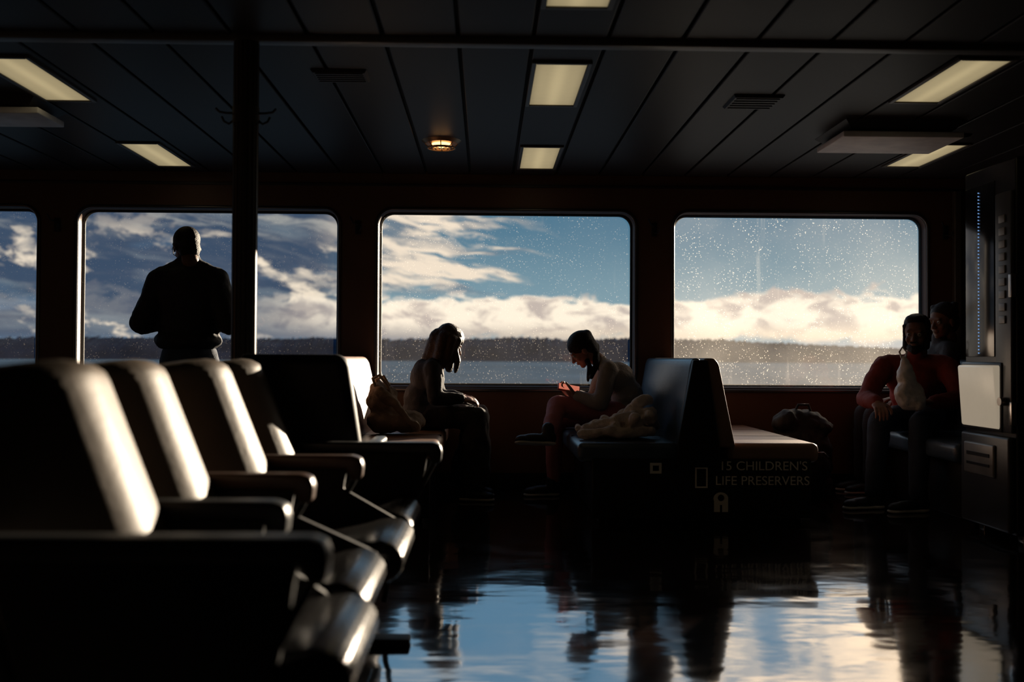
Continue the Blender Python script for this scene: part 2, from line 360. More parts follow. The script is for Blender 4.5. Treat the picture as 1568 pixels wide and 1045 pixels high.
# ---------------------------------------------------------------- foreground seat row
def armrest(e,x,y,endx,m,z=.635):
    L=endx
    top=[(x-.17,z),(L-.03,z),(L-.008,z-.008),(L,z-.03),(L-.004,z-.068),(L-.03,z-.078),(L-.05,z-.04),(x-.15,z-.035)]
    prism('armrest_pad',top,y-.03,y+.03,'y',m,.008,e)
    pan=[(x-.13,z-.032),(L-.05,z-.032),(L-.06,z-.10),(x+.33,z-.20),(x+.30,z-.34),(x+.10,z-.38),(x-.06,z-.30)]
    prism('side_panel',pan,y-.012,y+.012,'y',M['shell'],.004,e)
    tube('side_rail',[(L-.028,y,z-.07),(L-.06,y,z-.13),(L-.16,y,z-.33),(L-.2,y,.08)],.010,M['shell'],e)
def pad(e,nm,x,y,R,m,hw=.222,z0=.40,z1=.965,n=72,nl=20):
    # ridged pad: near slope shaped to fall into shade, far slope to catch sun
    def bulge(u):
        pk=.10
        if u<.12: b=-.035+(pk+.035)*((u+1)/1.12)
        else: b=pk-(pk-.055)*((u-.12)/.88)
        r=.16
        if abs(u-.12)<r: b-=.018*(1-abs(u-.12)/r)**2
        return b
    bm=bmesh.new(); rows=[]
    for j in range(nl+1):
        t=j/nl; zz=1-(1-t)**1.6 if t>.5 else t*(1-.5**1.6)/.5
        z=z0+(z1-z0)*zz
        e1=max(0,(zz-.90)/.10); k=math.sqrt(max(0,1-e1*e1*.97)); e0=max(0,(.06-zz)/.06); k*=math.sqrt(max(.04,1-e0*e0*.9))
        rw=[]
        for i in range(n):
            a=2*math.pi*i/n; s=math.sin(a); c=math.cos(a)
            yy=math.copysign(abs(s)**.55,s); xx=math.copysign(abs(c)**.6,c)
            px=-.055+.036*xx*k
            if xx>0: px+=bulge(yy)*k*min(1,xx*1.8)
            py=hw*yy*(1-.10*(1-k)-.03*zz)
            rw.append(bm.verts.new(R@(V((px,py,z-.44)))+V((x,y,.44))))
        rows.append(rw)
    for a,b in zip(rows,rows[1:]):
        for i in range(n): bm.faces.new((a[i],a[(i+1)%n],b[(i+1)%n],b[i]))
    bm.faces.new(rows[-1]); bm.faces.new(rows[0][::-1]); bmesh.ops.recalc_face_normals(bm,faces=bm.faces)
    return fin(bm,nm,m,True,e)
def seat(e,x,y):
    a=math.atan2(.205,.49); R=Rz(-9)@Ry(-math.degrees(a))
    pad(e,'backrest',x,y,R,M['leather'])
    bm=bmesh.new(); vs=bbox(bm,(x-.125,y-.215,.30),(x-.08,y+.215,.94),.02,3)
    for v in vs: v.co=R@(v.co-V((x,y,.44)))+V((x,y,.44))
    fin(bm,'back_shell',M['shell'],True,e)
    pr=[(x-.03,.35),(x-.03,.45),(x+.10,.435),(x+.30,.445)]
    c=(x+.37,.400)
    for i in range(11):
        t=math.radians(100-i*22); pr.append((c[0]+.062*math.cos(t),c[1]+.056*math.sin(t)))
    prism('seat_cushion',pr,y-.205,y+.205,'y',M['cush'],.018,e,seg=3)
    prism('seat_pan',[(x-.05,.30),(x-.05,.36),(x+.36,.345),(x+.36,.31)],y-.20,y+.20,'y',M['shell'],.005,e)
row=empty('seat_row',(-.55,2.54,0))
cy=[1.83,2.30,2.78,3.25]; xs=[-.645,-.675,-.640,-.650]
for x,y in zip(xs,cy): seat(row,x,y)
for (x,y,ex,m,z) in ((-.655,1.60,-.245,'armb',.645),(-.64,2.065,-.40,'armb',.635),(-.60,2.54,-.43,'arm',.635),(-.58,3.015,-.365,'arm',.635),(-.57,3.49,-.15,'armb',.635)):
    armrest(row,x,y,ex,M[m],z)
box('beam',(-.52,1.58,.24),(-.44,3.51,.30),M['shell'],.01,row)
for y in (1.83,3.25):
    box('leg',(-.51,y-.03,.02),(-.45,y+.03,.25),M['shell'],.01,row)
    box('foot',(-.72,y-.04,0),(-.24,y+.04,.025),M['shell'],.008,row)
def lone():
    e=empty('lounge_seat',(-.66,4.0,0))
    x,y=-.695,3.72
    bm=bmesh.new(); vs=bbox(bm,(x-.20,y-.10,.34),(x+.20,y,.94),.045,5)
    for v in vs:
        zz=(v.co.z-.34); v.co.y=y+(v.co.y-y)-(zz-.1)*.18+.02
        if v.co.x>x: v.co.x+=.13*max(0,.6-zz)
    fin(bm,'backrest',M['shell'],True,e)
    box('seat_cushion',(x-.20,y-.02,.34),(x+.24,y+.45,.45),M['cush'],.04,e,4)
    for s,o in ((-1,.23),(1,.27)):
        box('armrest',(x+s*o-.025,y-.02,.575),(x+s*o+.025,y+.36,.61),M['armb'],.012,e)
        box('arm_support',(x+s*o-.012,y,.3),(x+s*o+.012,y+.30,.59),M['shell'],.005,e)
    box('pedestal',(x-.05,y+.1,.02),(x+.05,y+.3,.35),M['shell'],.01,e); box('foot',(x-.2,y+.02,0),(x+.2,y+.4,.025),M['shell'],.008,e)
lone()
# ---------------------------------------------------------------- vending machine
def machine():
    x=2.68; e=empty('vending_machine',(3.0,5.22,0))
    box('cabinet',(x,4.96,.04),(x+.75,5.5,1.97),M['vm'],.012,e)
    for yy in (5.02,5.42):
        for xx in (x+.08,x+.65): box('foot',(xx-.03,yy-.03,0),(xx+.03,yy+.03,.045),M['chrome'],.004,e)
    box('display_window',(x-.006,5.17,.95),(x+.002,5.48,1.88),M['glassb'],.002,e)
    box('control_column',(x-.022,4.97,.56),(x+.002,5.13,1.80),M['vmd'],.008,e)
    for i in range(9): box('button_%d'%i,(x-.03,5.02,1.12+i*.065),(x-.018,5.08,1.16+i*.065),M['vmg'],.003,e)
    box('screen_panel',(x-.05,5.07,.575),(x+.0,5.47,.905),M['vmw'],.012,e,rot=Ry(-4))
    box('screen_bezel',(x-.03,5.055,.56),(x+.0,5.485,.92),M['vmd'],.008,e)
    box('lower_housing',(x-.035,4.975,.05),(x+.002,5.485,.54),M['vmd'],.015,e)
    box('tray_flap',(x-.05,5.10,.32),(x-.03,5.42,.49),M['vmg'],.01,e)
    box('tray_slot',(x-.054,5.14,.42),(x-.047,5.38,.44),M['vm'],.0,e); box('tray_slot',(x-.054,5.14,.37),(x-.047,5.38,.385),M['vm'],.0,e)
    bm=bmesh.new()
    for i in range(48): bmesh.ops.create_icosphere(bm,subdivisions=1,radius=.0038,matrix=Matrix.Translation((x-.009,5.33,.97+i*.0185)))
    fin(bm,'led_string',M['led'],True,e)
    bm=bmesh.new(); cyl(bm,(x-.055,5.03,.72),(x-.01,5.03,.72),.022); fin(bm,'lock',M['chrome'],True,e)
    for z in (.6,1.25): box('edge_bracket',(x-.03,4.955,z),(x+.0,4.985,z+.12),M['chrome'],.004,e)
machine()
# ---------------------------------------------------------------- people
def headprims(C,R,s):
    T=lambda p:V(C)+R@(V(p)*s)
    def f(bm):
        def E(p,r,RR=None): ell(bm,T(p),[a*s for a in r],R)
        E((-.012,0,.03),(.095,.076,.090)); E((.025,0,-.02),(.066,.061,.085)); E((.032,0,-.072),(.052,.048,.036)); E((.066,0,-.092),(.022,.022,.02))
        cap(bm,T((.086,0,.01)),T((.108,0,-.028)),.008*s,.013*s); E((.098,.012,-.03),(.01,.009,.008)); E((.098,-.012,-.03),(.01,.009,.008))
        cap(bm,T((.080,-.036,.026)),T((.080,.036,.026)),.011*s,.011*s)
        E((.088,0,-.053),(.011,.023,.006)); E((.086,0,-.064),(.011,.020,.007))
        for q in (-1,1):
            E((.0,q*.077,-.012),(.019,.008,.031)); E((.062,q*.036,-.028),(.024,.022,.022))
        cap(bm,T((-.02,0,-.04)),T((-.045,0,-.13)),.052*s,.055*s)
    return f
def head(e,C,yaw,pitch,s=1,skin='skin',roll=0):
    R=Rz(yaw)@Ry(pitch)@Rx(roll)
    blob('head',headprims(C,R,s),M[skin],e,.0055,2)
    bm=bmesh.new()
    for q in (-1,1):
        ell(bm,V(C)+R@(V((.079,q*.032,.004))*s),[.013*s]*3)
    fin(bm,'eyes',M['eye'],True,e)
    bm=bmesh.new()
    for q in (-1,1): ell(bm,V(C)+R@(V((.0895,q*.032,.004))*s),[.005*s]*3)
    fin(bm,'pupils',M['shoe'],True,e)
    return R
def handprims(W,f,n,side,curl=35,thumb=.5,k=1):
    W=V(W); f=V(f).normalized(); n=V(n); n=(n-f*n.dot(f)).normalized(); t=f.cross(n)*side
    def g(bm):
        R=Matrix((f,t,n)).transposed()
        ell(bm,W+f*.05*k,(.05*k,.042*k,.016*k),R); cap(bm,W-f*.05,W+f*.02,.026*k,.026*k)
        for i,(L,o) in enumerate(((.9,-.031),(1.03,-.0105),(1.0,.0105),(.93,.031))):
            if i==0: L=.78
            p=W+f*.088*k+t*o*k; cap(bm,W+f*.05*k+t*o*.8*k,p,.0105*k,.0095*k)
            a=math.radians(curl*.6)
            for j,l in enumerate((.038,.026,.021)):
                d=f*math.cos(a)+n*math.sin(a)+t*(o*.8)
                q=p+d.normalized()*l*L*k; cap(bm,p,q,(.0095-.001*j)*k,(.0088-.001*j)*k); p=q; a+=math.radians(curl)
        p=W+f*.022*k+t*.03*k
        for j,(l,d) in enumerate(((.042,f*.55+t*.75+n*.25),(.03,f*.85+t*.25+n*thumb),(.024,f*.9-t*.05+n*thumb))):
            q=p+d.normalized()*l*k; cap(bm,p,q,(.013-.0018*j)*k,(.0115-.0015*j)*k); p=q
    return g
def hand(e,nm,W,f,n,side,curl=35,skin='skin',k=1): return blob(nm,handprims(W,f,n,side,curl,k=k),M[skin],e,.0042,1)
def chain(bm,P,r):
    for i in range(len(P)-1): cap(bm,P[i],P[i+1],r[i],r[i+1])
def shoe(e,nm,heel,toe,z=0,up=(0,0,1)):
    heel=V(heel); toe=V(toe); d=(toe-heel).normalized(); u=V(up); u=(u-d*u.dot(d)).normalized(); s=d.cross(u)
    R=Matrix((d,s,u)).transposed()
    def f(bm):
        L=(toe-heel).length
        ell(bm,heel+d*.045+u*.05,(.05,.036,.045),R); ell(bm,heel+d*L*.5+u*.042,(L*.4,.04,.034),R); ell(bm,toe-d*.055+u*.035,(.055,.044,.03),R); cap(bm,heel+d*.05+u*.06,heel+d*.05+u*.11,.04,.042)
    blob(nm,f,M['shoe'],e,.007,2)
    def g(bm):
        L=(toe-heel).length
        ell(bm,heel+d*.05+u*.014,(.055,.038,.014),R); ell(bm,heel+d*L*.5+u*.014,(L*.42,.037,.014),R); ell(bm,toe-d*.055+u*.014,(.06,.047,.014),R)
    blob(nm+'_sole',g,M['sole'],e,.006,1)
# --- standing man
e=empty('standing_man',(-1.885,6.37,0)); ox=.035
def O(p): return (p[0]+ox,p[1],p[2])
def f(bm):
    ell(bm,O((-1.92,6.35,1.33)),(.215,.13,.19)); ell(bm,O((-1.915,6.36,1.15)),(.20,.135,.19)); ell(bm,O((-1.915,6.36,1.03)),(.215,.145,.08))
    cap(bm,O((-2.075,6.35,1.43)),O((-1.765,6.35,1.43)),.078); cap(bm,O((-1.92,6.36,1.46)),O((-1.92,6.365,1.55)),.080,.068)
    cap(bm,O((-2.04,6.35,1.46)),O((-1.93,6.36,1.525)),.058,.055); cap(bm,O((-1.80,6.35,1.46)),O((-1.91,6.36,1.525)),.058,.055)
    chain(bm,[O((-2.10,6.35,1.41)),O((-2.195,6.28,1.13)),O((-2.02,6.58,1.17))],[.080,.066,.042]); chain(bm,[O((-1.74,6.35,1.41)),O((-1.645,6.28,1.13)),O((-1.83,6.58,1.17))],[.080,.066,.042])
blob('jacket',f,M['jacket'],e,.011,4,.022)
def f(bm):
    ell(bm,O((-1.915,6.37,.93)),(.18,.13,.12))
    for s in (-1,1): chain(bm,[O((-1.915+s*.09,6.37,.90)),O((-1.915+s*.10,6.37,.50)),O((-1.915+s*.11,6.39,.09))],[.100,.075,.060])
blob('trousers',f,M['denim'],e,.012,4,.015)
for s in (-1,1): shoe(e,'shoe',O((-1.915+s*.11,6.32,0)),O((-1.915+s*.14,6.60,0)))
C=(-1.915,6.40,1.63); R=head(e,C,122,22,1,'skin2')
def f(bm):
    T=lambda p:V(C)+R@V(p)
    ell(bm,T((-.018,0,.040)),(.100,.084,.086),R); ell(bm,T((-.050,0,-.03)),(.064,.070,.095),R)
    for q in (-1,1): cap(bm,T((.015,q*.070,.02)),T((-.03,q*.064,-.03)),.014,.02)
blob('hair',f,M['hair'],e,.006,4,0)
T=lambda p:V(C)+R@V(p)
for q in (-1,1):
    tube('glasses_rim',[T((.108,q*.034+.022*math.cos(a*math.pi/8),.004+.017*math.sin(a*math.pi/8))) for a in range(16)],.0025,M['shoe'],e,True)
    tube('glasses_temple',[T((.106,q*.056,.008)),T((.06,q*.074,.008)),T((-.005,q*.082,.002))],.0025,M['shoe'],e)
hand(e,'hand_left',O((-2.02,6.58,1.17)),(.35,.8,.25),(0.2,0,1),-1,45); hand(e,'hand_right',O((-1.83,6.58,1.17)),(-.35,.8,.25),(-.2,0,1),1,45)
box('phone',(-1.93,6.66,1.235),(-1.85,6.80,1.245),M['shoe'],.003,e,rot=Rx(25))
# --- girl on left bench, facing +x
e=empty('seated_girl',(-.38,6.6,0))
def f(bm):
    ell(bm,(-.42,6.6,.56),(.14,.165,.10)); ell(bm,(-.425,6.6,.66),(.115,.145,.13)); ell(bm,(-.385,6.6,.79),(.115,.155,.14))
    cap(bm,(-.345,6.50,.875),(-.345,6.70,.875),.058); cap(bm,(-.34,6.6,.89),(-.30,6.6,.94),.055,.045)
    chain(bm,[(-.345,6.465,.86),(-.325,6.41,.67),(-.165,6.47,.665)],[.060,.050,.036]); chain(bm,[(-.345,6.735,.86),(-.32,6.79,.67),(-.165,6.71,.665)],[.060,.050,.036])
blob('top',f,M['dress'],e,.010,4,.022)
def f(bm):
    ell(bm,(-.40,6.6,.545),(.15,.17,.09))
    for y in (6.52,6.68):
        chain(bm,[(-.38,y,.545),(-.05,y-.01,.545)],[.088,.075]); chain(bm,[(-.05,y-.01,.54),(-.075,y-.01,.16)],[.078,.11])
    ell(bm,(-.2,6.6,.54),(.2,.13,.075)); chain(bm,[(-.06,6.6,.5),(-.11,6.6,.18)],[.08,.12])
blob('long_skirt',f,M['skirt'],e,.012,4,.035)
shoe(e,'shoe_near',(-.17,6.48,0),(.06,6.45,0)); shoe(e,'shoe_far',(-.17,6.68,0),(.06,6.68,0))
C=(-.245,6.6,1.025); R=head(e,C,-2,30,.90)
def f(bm):
    T=lambda p:V(C)+R@V(p)
    ell(bm,T((-.02,0,.042)),(.098,.090,.088),R); ell(bm,T((-.055,0,-.01)),(.065,.088,.09),R)
    for y in (-1,1):
        chain(bm,[T((.05,y*.068,.05)),V(C)+V((.045,y*.082,-.04)),V(C)+V((.06,y*.085,-.12)),V(C)+V((.045,y*.08,-.19))],[.022,.024,.018,.008])
        chain(bm,[T((.01,y*.078,.03)),V(C)+V((.0,y*.09,-.10)),V(C)+V((.0,y*.09,-.17))],[.04,.036,.022])
        chain(bm,[T((-.04,y*.07,.03)),V(C)+V((-.06,y*.085,-.10)),V(C)+V((-.07,y*.085,-.17))],[.045,.045,.03])
    chain(bm,[T((-.07,0,0)),V(C)+V((-.11,0,-.12)),V(C)+V((-.15,0,-.22))],[.075,.072,.04])
blob('hair',f,M['hairb'],e,.007,2,.018)
hand(e,'hand_near',(-.165,6.47,.665),(.9,.35,-.1),(0,.5,-1),1,30,k=.9); hand(e,'hand_far',(-.165,6.71,.665),(.9,-.35,-.1),(0,-.5,-1),-1,30,k=.9)
# --- woman with phone, facing -x
e=empty('seated_woman',(.88,6.65,0))
def f(bm):
    ell(bm,(.935,6.65,.57),(.125,.17,.10)); ell(bm,(.945,6.65,.68),(.11,.15,.12)); ell(bm,(.885,6.65,.79),(.115,.155,.12),Ry(-30))
    cap(bm,(.80,6.55,.865),(.80,6.75,.865),.058); cap(bm,(.80,6.65,.88),(.745,6.65,.925),.055,.047)
    chain(bm,[(.805,6.515,.855),(.745,6.45,.635),(.60,6.53,.685)],[.062,.054,.036]); chain(bm,[(.805,6.785,.855),(.75,6.85,.635),(.60,6.77,.685)],[.062,.054,.036])
blob('sweater',f,M['sweat'],e,.010,4,.020)
def f(bm):
    ell(bm,(.91,6.65,.55),(.14,.17,.09))
    chain(bm,[(.90,6.56,.555),(.475,6.57,.615),(.41,6.33,.47)],[.088,.070,.050])
    chain(bm,[(.90,6.74,.55),(.47,6.74,.53),(.46,6.72,.12)],[.088,.07,.048])
blob('trousers',f,M['pink'],e,.011,4,.014)
shoe(e,'shoe_crossed',(.445,6.285,.375),(.185,6.26,.385),up=(.1,.25,1)); shoe(e,'shoe_floor',(.50,6.72,0),(.26,6.70,0))
C=(.645,6.65,.985); R=head(e,C,183,40,.90)
def f(bm):
    T=lambda p:V(C)+R@(V(p)*.93)
    ell(bm,T((-.022,0,.045)),(.098,.083,.086),R); ell(bm,T((-.06,0,-.0)),(.055,.078,.075),R); ell(bm,T((-.085,0,.065)),(.045,.045,.04),R)
    chain(bm,[T((.03,-.07,.05)),T((.0,-.075,-.0)),V(C)+V((.04,-.08,-.10)),V(C)+V((.03,-.085,-.20))],[.02,.022,.016,.010])
    chain(bm,[T((-.09,0,-.04)),V(C)+V((.09,-.06,-.10)),V(C)+V((.05,-.11,-.18))],[.03,.022,.014])
blob('hair',f,M['hair'],e,.007,2,.008)
hand(e,'hand_near',(.60,6.53,.685),(-.85,.45,.25),(-.1,.6,.8),-1,40,k=.92); hand(e,'hand_far',(.60,6.77,.685),(-.85,-.45,.25),(-.1,-.6,.8),1,40,k=.92)
Rp=Ry(10)@Rx(30)
box('phone',(.475,6.53,.725),(.625,6.605,.738),M['phone'],.004,e,rot=Rp); box('phone_display',(.482,6.534,.738),(.618,6.601,.7395),M['pscr'],0,e,rot=Rp,about=(.55,6.5675,.7315))
# --- bearded man on right bench
e=empty('seated_man',(2.83,6.5,0))
def f(bm):
    ell(bm,(2.86,6.55,.57),(.175,.14,.11)); ell(bm,(2.84,6.51,.69),(.17,.13,.13)); ell(bm,(2.80,6.45,.82),(.185,.13,.15),Rz(-15))
    cap(bm,(2.64,6.46,.90),(2.95,6.37,.90),.068); cap(bm,(2.79,6.41,.92),(2.785,6.38,.985),.065,.055)
    chain(bm,[(2.61,6.46,.885),(2.44,6.34,.68),(2.43,6.13,.665)],[.075,.062,.044]); chain(bm,[(2.98,6.36,.885),(3.0,6.2,.69),(2.76,6.07,.67)],[.075,.062,.044])
blob('jacket',f,M['red'],e,.011,4,.022)
def f(bm):
    ell(bm,(2.87,6.55,.555),(.18,.15,.095))
    chain(bm,[(2.80,6.52,.555),(2.46,6.16,.55),(2.42,6.16,.12)],[.095,.072,.055]); chain(bm,[(2.93,6.48,.555),(2.67,6.05,.54),(2.64,6.02,.12)],[.095,.072,.055])
blob('jeans',f,M['denim'],e,.012,4,.016)
shoe(e,'shoe',(2.49,6.17,0),(2.22,6.13,0)); shoe(e,'shoe',(2.71,6.03,0),(2.44,5.98,0))
C=(2.775,6.345,1.10); R=head(e,C,236,8,1,'skin2')
def f(bm):
    T=lambda p:V(C)+R@V(p)
    ell(bm,T((-.028,0,.052)),(.096,.083,.080),R); ell(bm,T((-.05,0,.0)),(.062,.08,.07),R); ell(bm,T((.015,0,.098)),(.06,.064,.03),R)
    for q in (-1,1): cap(bm,T((.03,q*.066,.055)),T((.012,q*.073,.0)),.014,.012)
blob('hair',f,M['hair'],e,.007,2,.012)
def f(bm):
    T=lambda p:V(C)+R@V(p)
    ell(bm,T((.045,0,-.085)),(.055,.055,.036),R); ell(bm,T((.082,0,-.095)),(.022,.03,.03),R)
    for q in (-1,1): chain(bm,[T((.03,q*.06,-.08)),T((.01,q*.07,-.02))],[.024,.014])
    cap(bm,T((.095,-.022,-.046)),T((.095,.022,-.046)),.007)
blob('beard',f,M['hair'],e,.006,1,.004)
hand(e,'hand_knee',(2.43,6.13,.665),(-.1,-.85,-.35),(0,-.2,-1),1,35,'skin'); hand(e,'hand_bag',(2.76,6.07,.67),(-.9,-.2,.1),(0,0,-1),-1,45,'skin')
# --- companion
e=empty('seated_companion',(3.05,6.9,0)); comp=e
def f(bm):
    ell(bm,(3.04,6.93,.57),(.14,.15,.11)); ell(bm,(3.04,6.92,.70),(.13,.16,.13)); ell(bm,(3.05,6.88,.88),(.125,.19,.17))
    cap(bm,(3.05,6.72,1.0),(3.05,7.0,1.0),.066); cap(bm,(3.05,6.85,1.02),(3.04,6.84,1.10),.06,.052)
    chain(bm,[(3.05,6.70,.98),(2.98,6.68,.74),(2.78,6.76,.66)],[.07,.056,.04]); chain(bm,[(3.05,7.03,.98),(2.98,7.05,.74),(2.78,6.93,.66)],[.07,.056,.04])
blob('coat',f,M['dress'],e,.012,4,.018)
def f(bm):
    ell(bm,(3.03,6.93,.55),(.15,.16,.09))
    for y in (6.84,7.01): chain(bm,[(3.01,y,.555),(2.57,y,.55),(2.55,y,.12)],[.088,.068,.052])
blob('trousers',f,M['dress'],e,.012,4,.014)
shoe(e,'shoe',(2.62,6.84,0),(2.37,6.83,0)); shoe(e,'shoe',(2.62,7.01,0),(2.37,7.01,0))
C=(3.05,6.82,1.20); R=head(e,C,208,10,1,'skin2')
def f(bm):
    T=lambda p:V(C)+R@V(p)
    ell(bm,T((-.025,0,.05)),(.098,.088,.085),R); ell(bm,T((-.06,0,-.01)),(.062,.085,.085),R)
    random.seed(3)
    for i in range(26):
        a=random.uniform(-2.6,2.6); h=random.uniform(.05,.11); ell(bm,T((-.035-.07*math.cos(a)*.9,.07*math.sin(a),h)),(.027,.027,.022))
blob('curly_hair',f,M['hair'],e,.007,1,.01)
hand(e,'hand_near',(2.78,6.76,.66),(-.9,.1,-.1),(0,0,-1),1,35,'skin2'); hand(e,'hand_far',(2.78,6.93,.66),(-.9,-.1,-.1),(0,0,-1),-1,35,'skin2')
comp.location.x+=.115
# ---------------------------------------------------------------- belongings
def f(bm):
    random.seed(11)
    for i in range(26):
        t=i/25; x=.60+t*.40; h=.5+.11*math.sin(t*math.pi*.5)*(.6+.4*random.random())
        y=5.95+random.uniform(-.15,.15)
        cap(bm,(x+random.uniform(-.05,.05),y,.485+random.uniform(0,.05)),(x+random.uniform(-.06,.06),y+random.uniform(-.12,.12),max(.49,h)),random.uniform(.022,.04),random.uniform(.022,.04))
    for pts in ([(.56,5.80,.485),(.70,5.76,.51),(.86,5.78,.49),(.97,5.82,.51)],[(.62,5.86,.52),(.76,5.83,.57),(.9,5.88,.60),(.99,5.9,.62)],[(.80,5.95,.55),(.90,5.93,.66),(.98,5.97,.68)],[(.58,6.05,.49),(.72,6.08,.53),(.9,6.1,.60)]):
        chain(bm,pts,[.026,.032,.034,.030][:len(pts)])
    ell(bm,(.80,5.97,.50),(.22,.18,.04))
e=empty('folded_coat',(.8,5.95,.455)); blob('fleece',f,M['coat'],e,.009,2,.04)
e=empty('tote_bag',(-.58,6.2,.455))
def f(bm):
    ell(bm,(-.60,6.2,.54),(.14,.13,.08)); ell(bm,(-.63,6.2,.64),(.10,.11,.13),Ry(-15)); ell(bm,(-.50,6.18,.535),(.13,.12,.07)); ell(bm,(-.66,6.2,.72),(.05,.10,.06))
    chain(bm,[(-.64,6.09,.72),(-.54,6.06,.64),(-.42,6.07,.50)],[.03,.03,.03])
blob('bag_body',f,M['tote'],e,.010,3,.05)
tube('handle',[(-.67,6.12,.74),(-.69,6.10,.80),(-.65,6.10,.82),(-.60,6.10,.76),(-.57,6.09,.68)],.010,M['tote'],e)
tube('handle',[(-.68,6.28,.74),(-.69,6.29,.79),(-.64,6.28,.81),(-.60,6.27,.74)],.010,M['tote'],e)
e=empty('backpack',(2.17,6.75,0))
bx=-.03
def f(bm):
    ell(bm,(2.2+bx,6.78,.27),(.21,.15,.27)); ell(bm,(2.2+bx,6.8,.44),(.19,.13,.15)); ell(bm,(2.2+bx,6.66,.2),(.15,.08,.15)); ell(bm,(2.09+bx,6.75,.5),(.10,.1,.08)); cap(bm,(2.08+bx,6.75,.08),(2.32+bx,6.75,.08),.08)
    ell(bm,(2.33+bx,6.76,.47),(.07,.09,.06))
blob('pack_body',f,M['pack'],e,.012,3,.05)
tube('top_handle',[(2.15+bx,6.78,.57),(2.17+bx,6.77,.62),(2.24+bx,6.77,.62),(2.26+bx,6.78,.57)],.009,M['pack'],e)
tube('pocket_zip',[(2.08+bx,6.60,.28),(2.12+bx,6.58,.31),(2.28+bx,6.58,.31),(2.32+bx,6.60,.28)],.005,M['chrome'],e)
e=empty('plastic_carrier_bag',(2.6,6.1,.62))
def f(bm):
    ell(bm,(2.585,6.02,.72),(.090,.065,.10)); ell(bm,(2.575,6.02,.81),(.055,.045,.10)); cap(bm,(2.57,6.02,.85),(2.555,6.03,.95),.028,.014); ell(bm,(2.62,6.01,.68),(.06,.05,.05))
blob('bag_film',f,M['bag'],e,.008,2,.045)
tube('handle_loop',[(2.55,6.03,.93),(2.53,6.03,.98),(2.55,6.03,1.01),(2.575,6.03,.98),(2.565,6.03,.93)],.006,M['bag'],e)
# ---------------------------------------------------------------- outside: sea + shore
def seamat():
    m=mat('sea_water',(.050,.098,.165),.7,spec=0,var=.30,vscale=.006)
    nt=m.node_tree; b=nt.nodes['Principled BSDF']
    tc=nt.nodes.new('ShaderNodeTexCoord'); mp=nt.nodes.new('ShaderNodeMapping'); mp.inputs['Scale'].default_value=(.12,.35,1)
    nt.links.new(tc.outputs['Object'],mp.inputs['Vector']); n=nt.nodes.new('ShaderNodeTexNoise'); n.inputs['Scale'].default_value=.35; n.inputs['Detail'].default_value=8
    nt.links.new(mp.outputs[0],n.inputs['Vector']); bp=nt.nodes.new('ShaderNodeBump'); bp.inputs['Strength'].default_value=1; bp.inputs['Distance'].default_value=1.5
    nt.links.new(n.outputs['Fac'],bp.inputs['Height']); nt.links.new(bp.outputs['Normal'],b.inputs['Normal']); return m
bm=bmesh.new()
q=[bm.verts.new(p) for p in ((-6000,9,-7.5),(6000,9,-7.5),(6000,9000,-7.5),(-6000,9000,-7.5))]; bm.faces.new(q); fin(bm,'sea',seamat(),False)
bm=bmesh.new(); random.seed(5); prev=None; N=1400
for i in range(N+1):
    x=-2300+4600*i/N
    h=50+8*noise.noise(V((x*.0015,3,0)))+7*noise.noise(V((x*.006,1,0)))+2.5*noise.noise(V((x*.05,0,0)))+random.uniform(0,6.5)*(1 if random.random()>.3 else .2)
    h*=1-.35*max(0,min(1,(x-600)/500)); h-=5*max(0,min(1,(-x-400)/600))
    a=bm.verts.new((x,2500,-8)); b=bm.verts.new((x,2560,h*.55)); c=bm.verts.new((x,2640,h+0)); d=bm.verts.new((x,2900,-8))
    if prev:
        for k in range(3): bm.faces.new((prev[k],(a,b,c,d)[k],(a,b,c,d)[k+1],prev[k+1]))
    prev=(a,b,c,d)
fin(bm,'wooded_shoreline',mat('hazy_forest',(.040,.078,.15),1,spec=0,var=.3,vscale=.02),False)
# ---------------------------------------------------------------- world
SAZ=math.radians(31.5); SEL=math.radians(9.5)
S=V((math.sin(SAZ)*math.cos(SEL),math.cos(SAZ)*math.cos(SEL),math.sin(SEL)))
w=bpy.data.worlds.new('sky'); sc.world=w; w.use_nodes=True; nt=w.node_tree; nt.nodes.clear(); Nn=nt.nodes.new; L=nt.links.new
def setin(s,v):
    if isinstance(v,(int,float)): s.default_value=v
    elif isinstance(v,tuple): s.default_value=(*v,1) if len(v)==3 and s.type=='RGBA' else v
    else: L(v,s)
def ma(op,a,b=0):
    n=Nn('ShaderNodeMath'); n.operation=op; setin(n.inputs[0],a); setin(n.inputs[1],b); return n.outputs[0]
def mr(v,a,b,c=0.,d=1.):
    n=Nn('ShaderNodeMapRange'); n.interpolation_type='SMOOTHSTEP'; setin(n.inputs[0],v)
    for i,x in enumerate((a,b,c,d)): setin(n.inputs[i+1],x)
    return n.outputs[0]
def mix(f,a,b,mode='MIX'):
    n=Nn('ShaderNodeMix'); n.data_type='RGBA'; n.blend_type=mode; setin(n.inputs[0],f); setin(n.inputs[6],a); setin(n.inputs[7],b); return n.outputs[2]
def noi(x,y,z,detail=7,rough=.55,dist=0.):
    c=Nn('ShaderNodeCombineXYZ'); setin(c.inputs[0],x); setin(c.inputs[1],y); setin(c.inputs[2],z)
    n=Nn('ShaderNodeTexNoise'); n.inputs['Scale'].default_value=1; n.inputs['Detail'].default_value=detail; n.inputs['Roughness'].default_value=rough; n.inputs['Distortion'].default_value=dist
    L(c.outputs[0],n.inputs['Vector']); return n.outputs['Fac']
tc=Nn('ShaderNodeTexCoord'); sp=Nn('ShaderNodeSeparateXYZ'); L(tc.outputs['Generated'],sp.inputs[0])
az=ma('ARCTAN2',sp.outputs[0],sp.outputs[1]); el=ma('ARCSINE',sp.outputs[2])
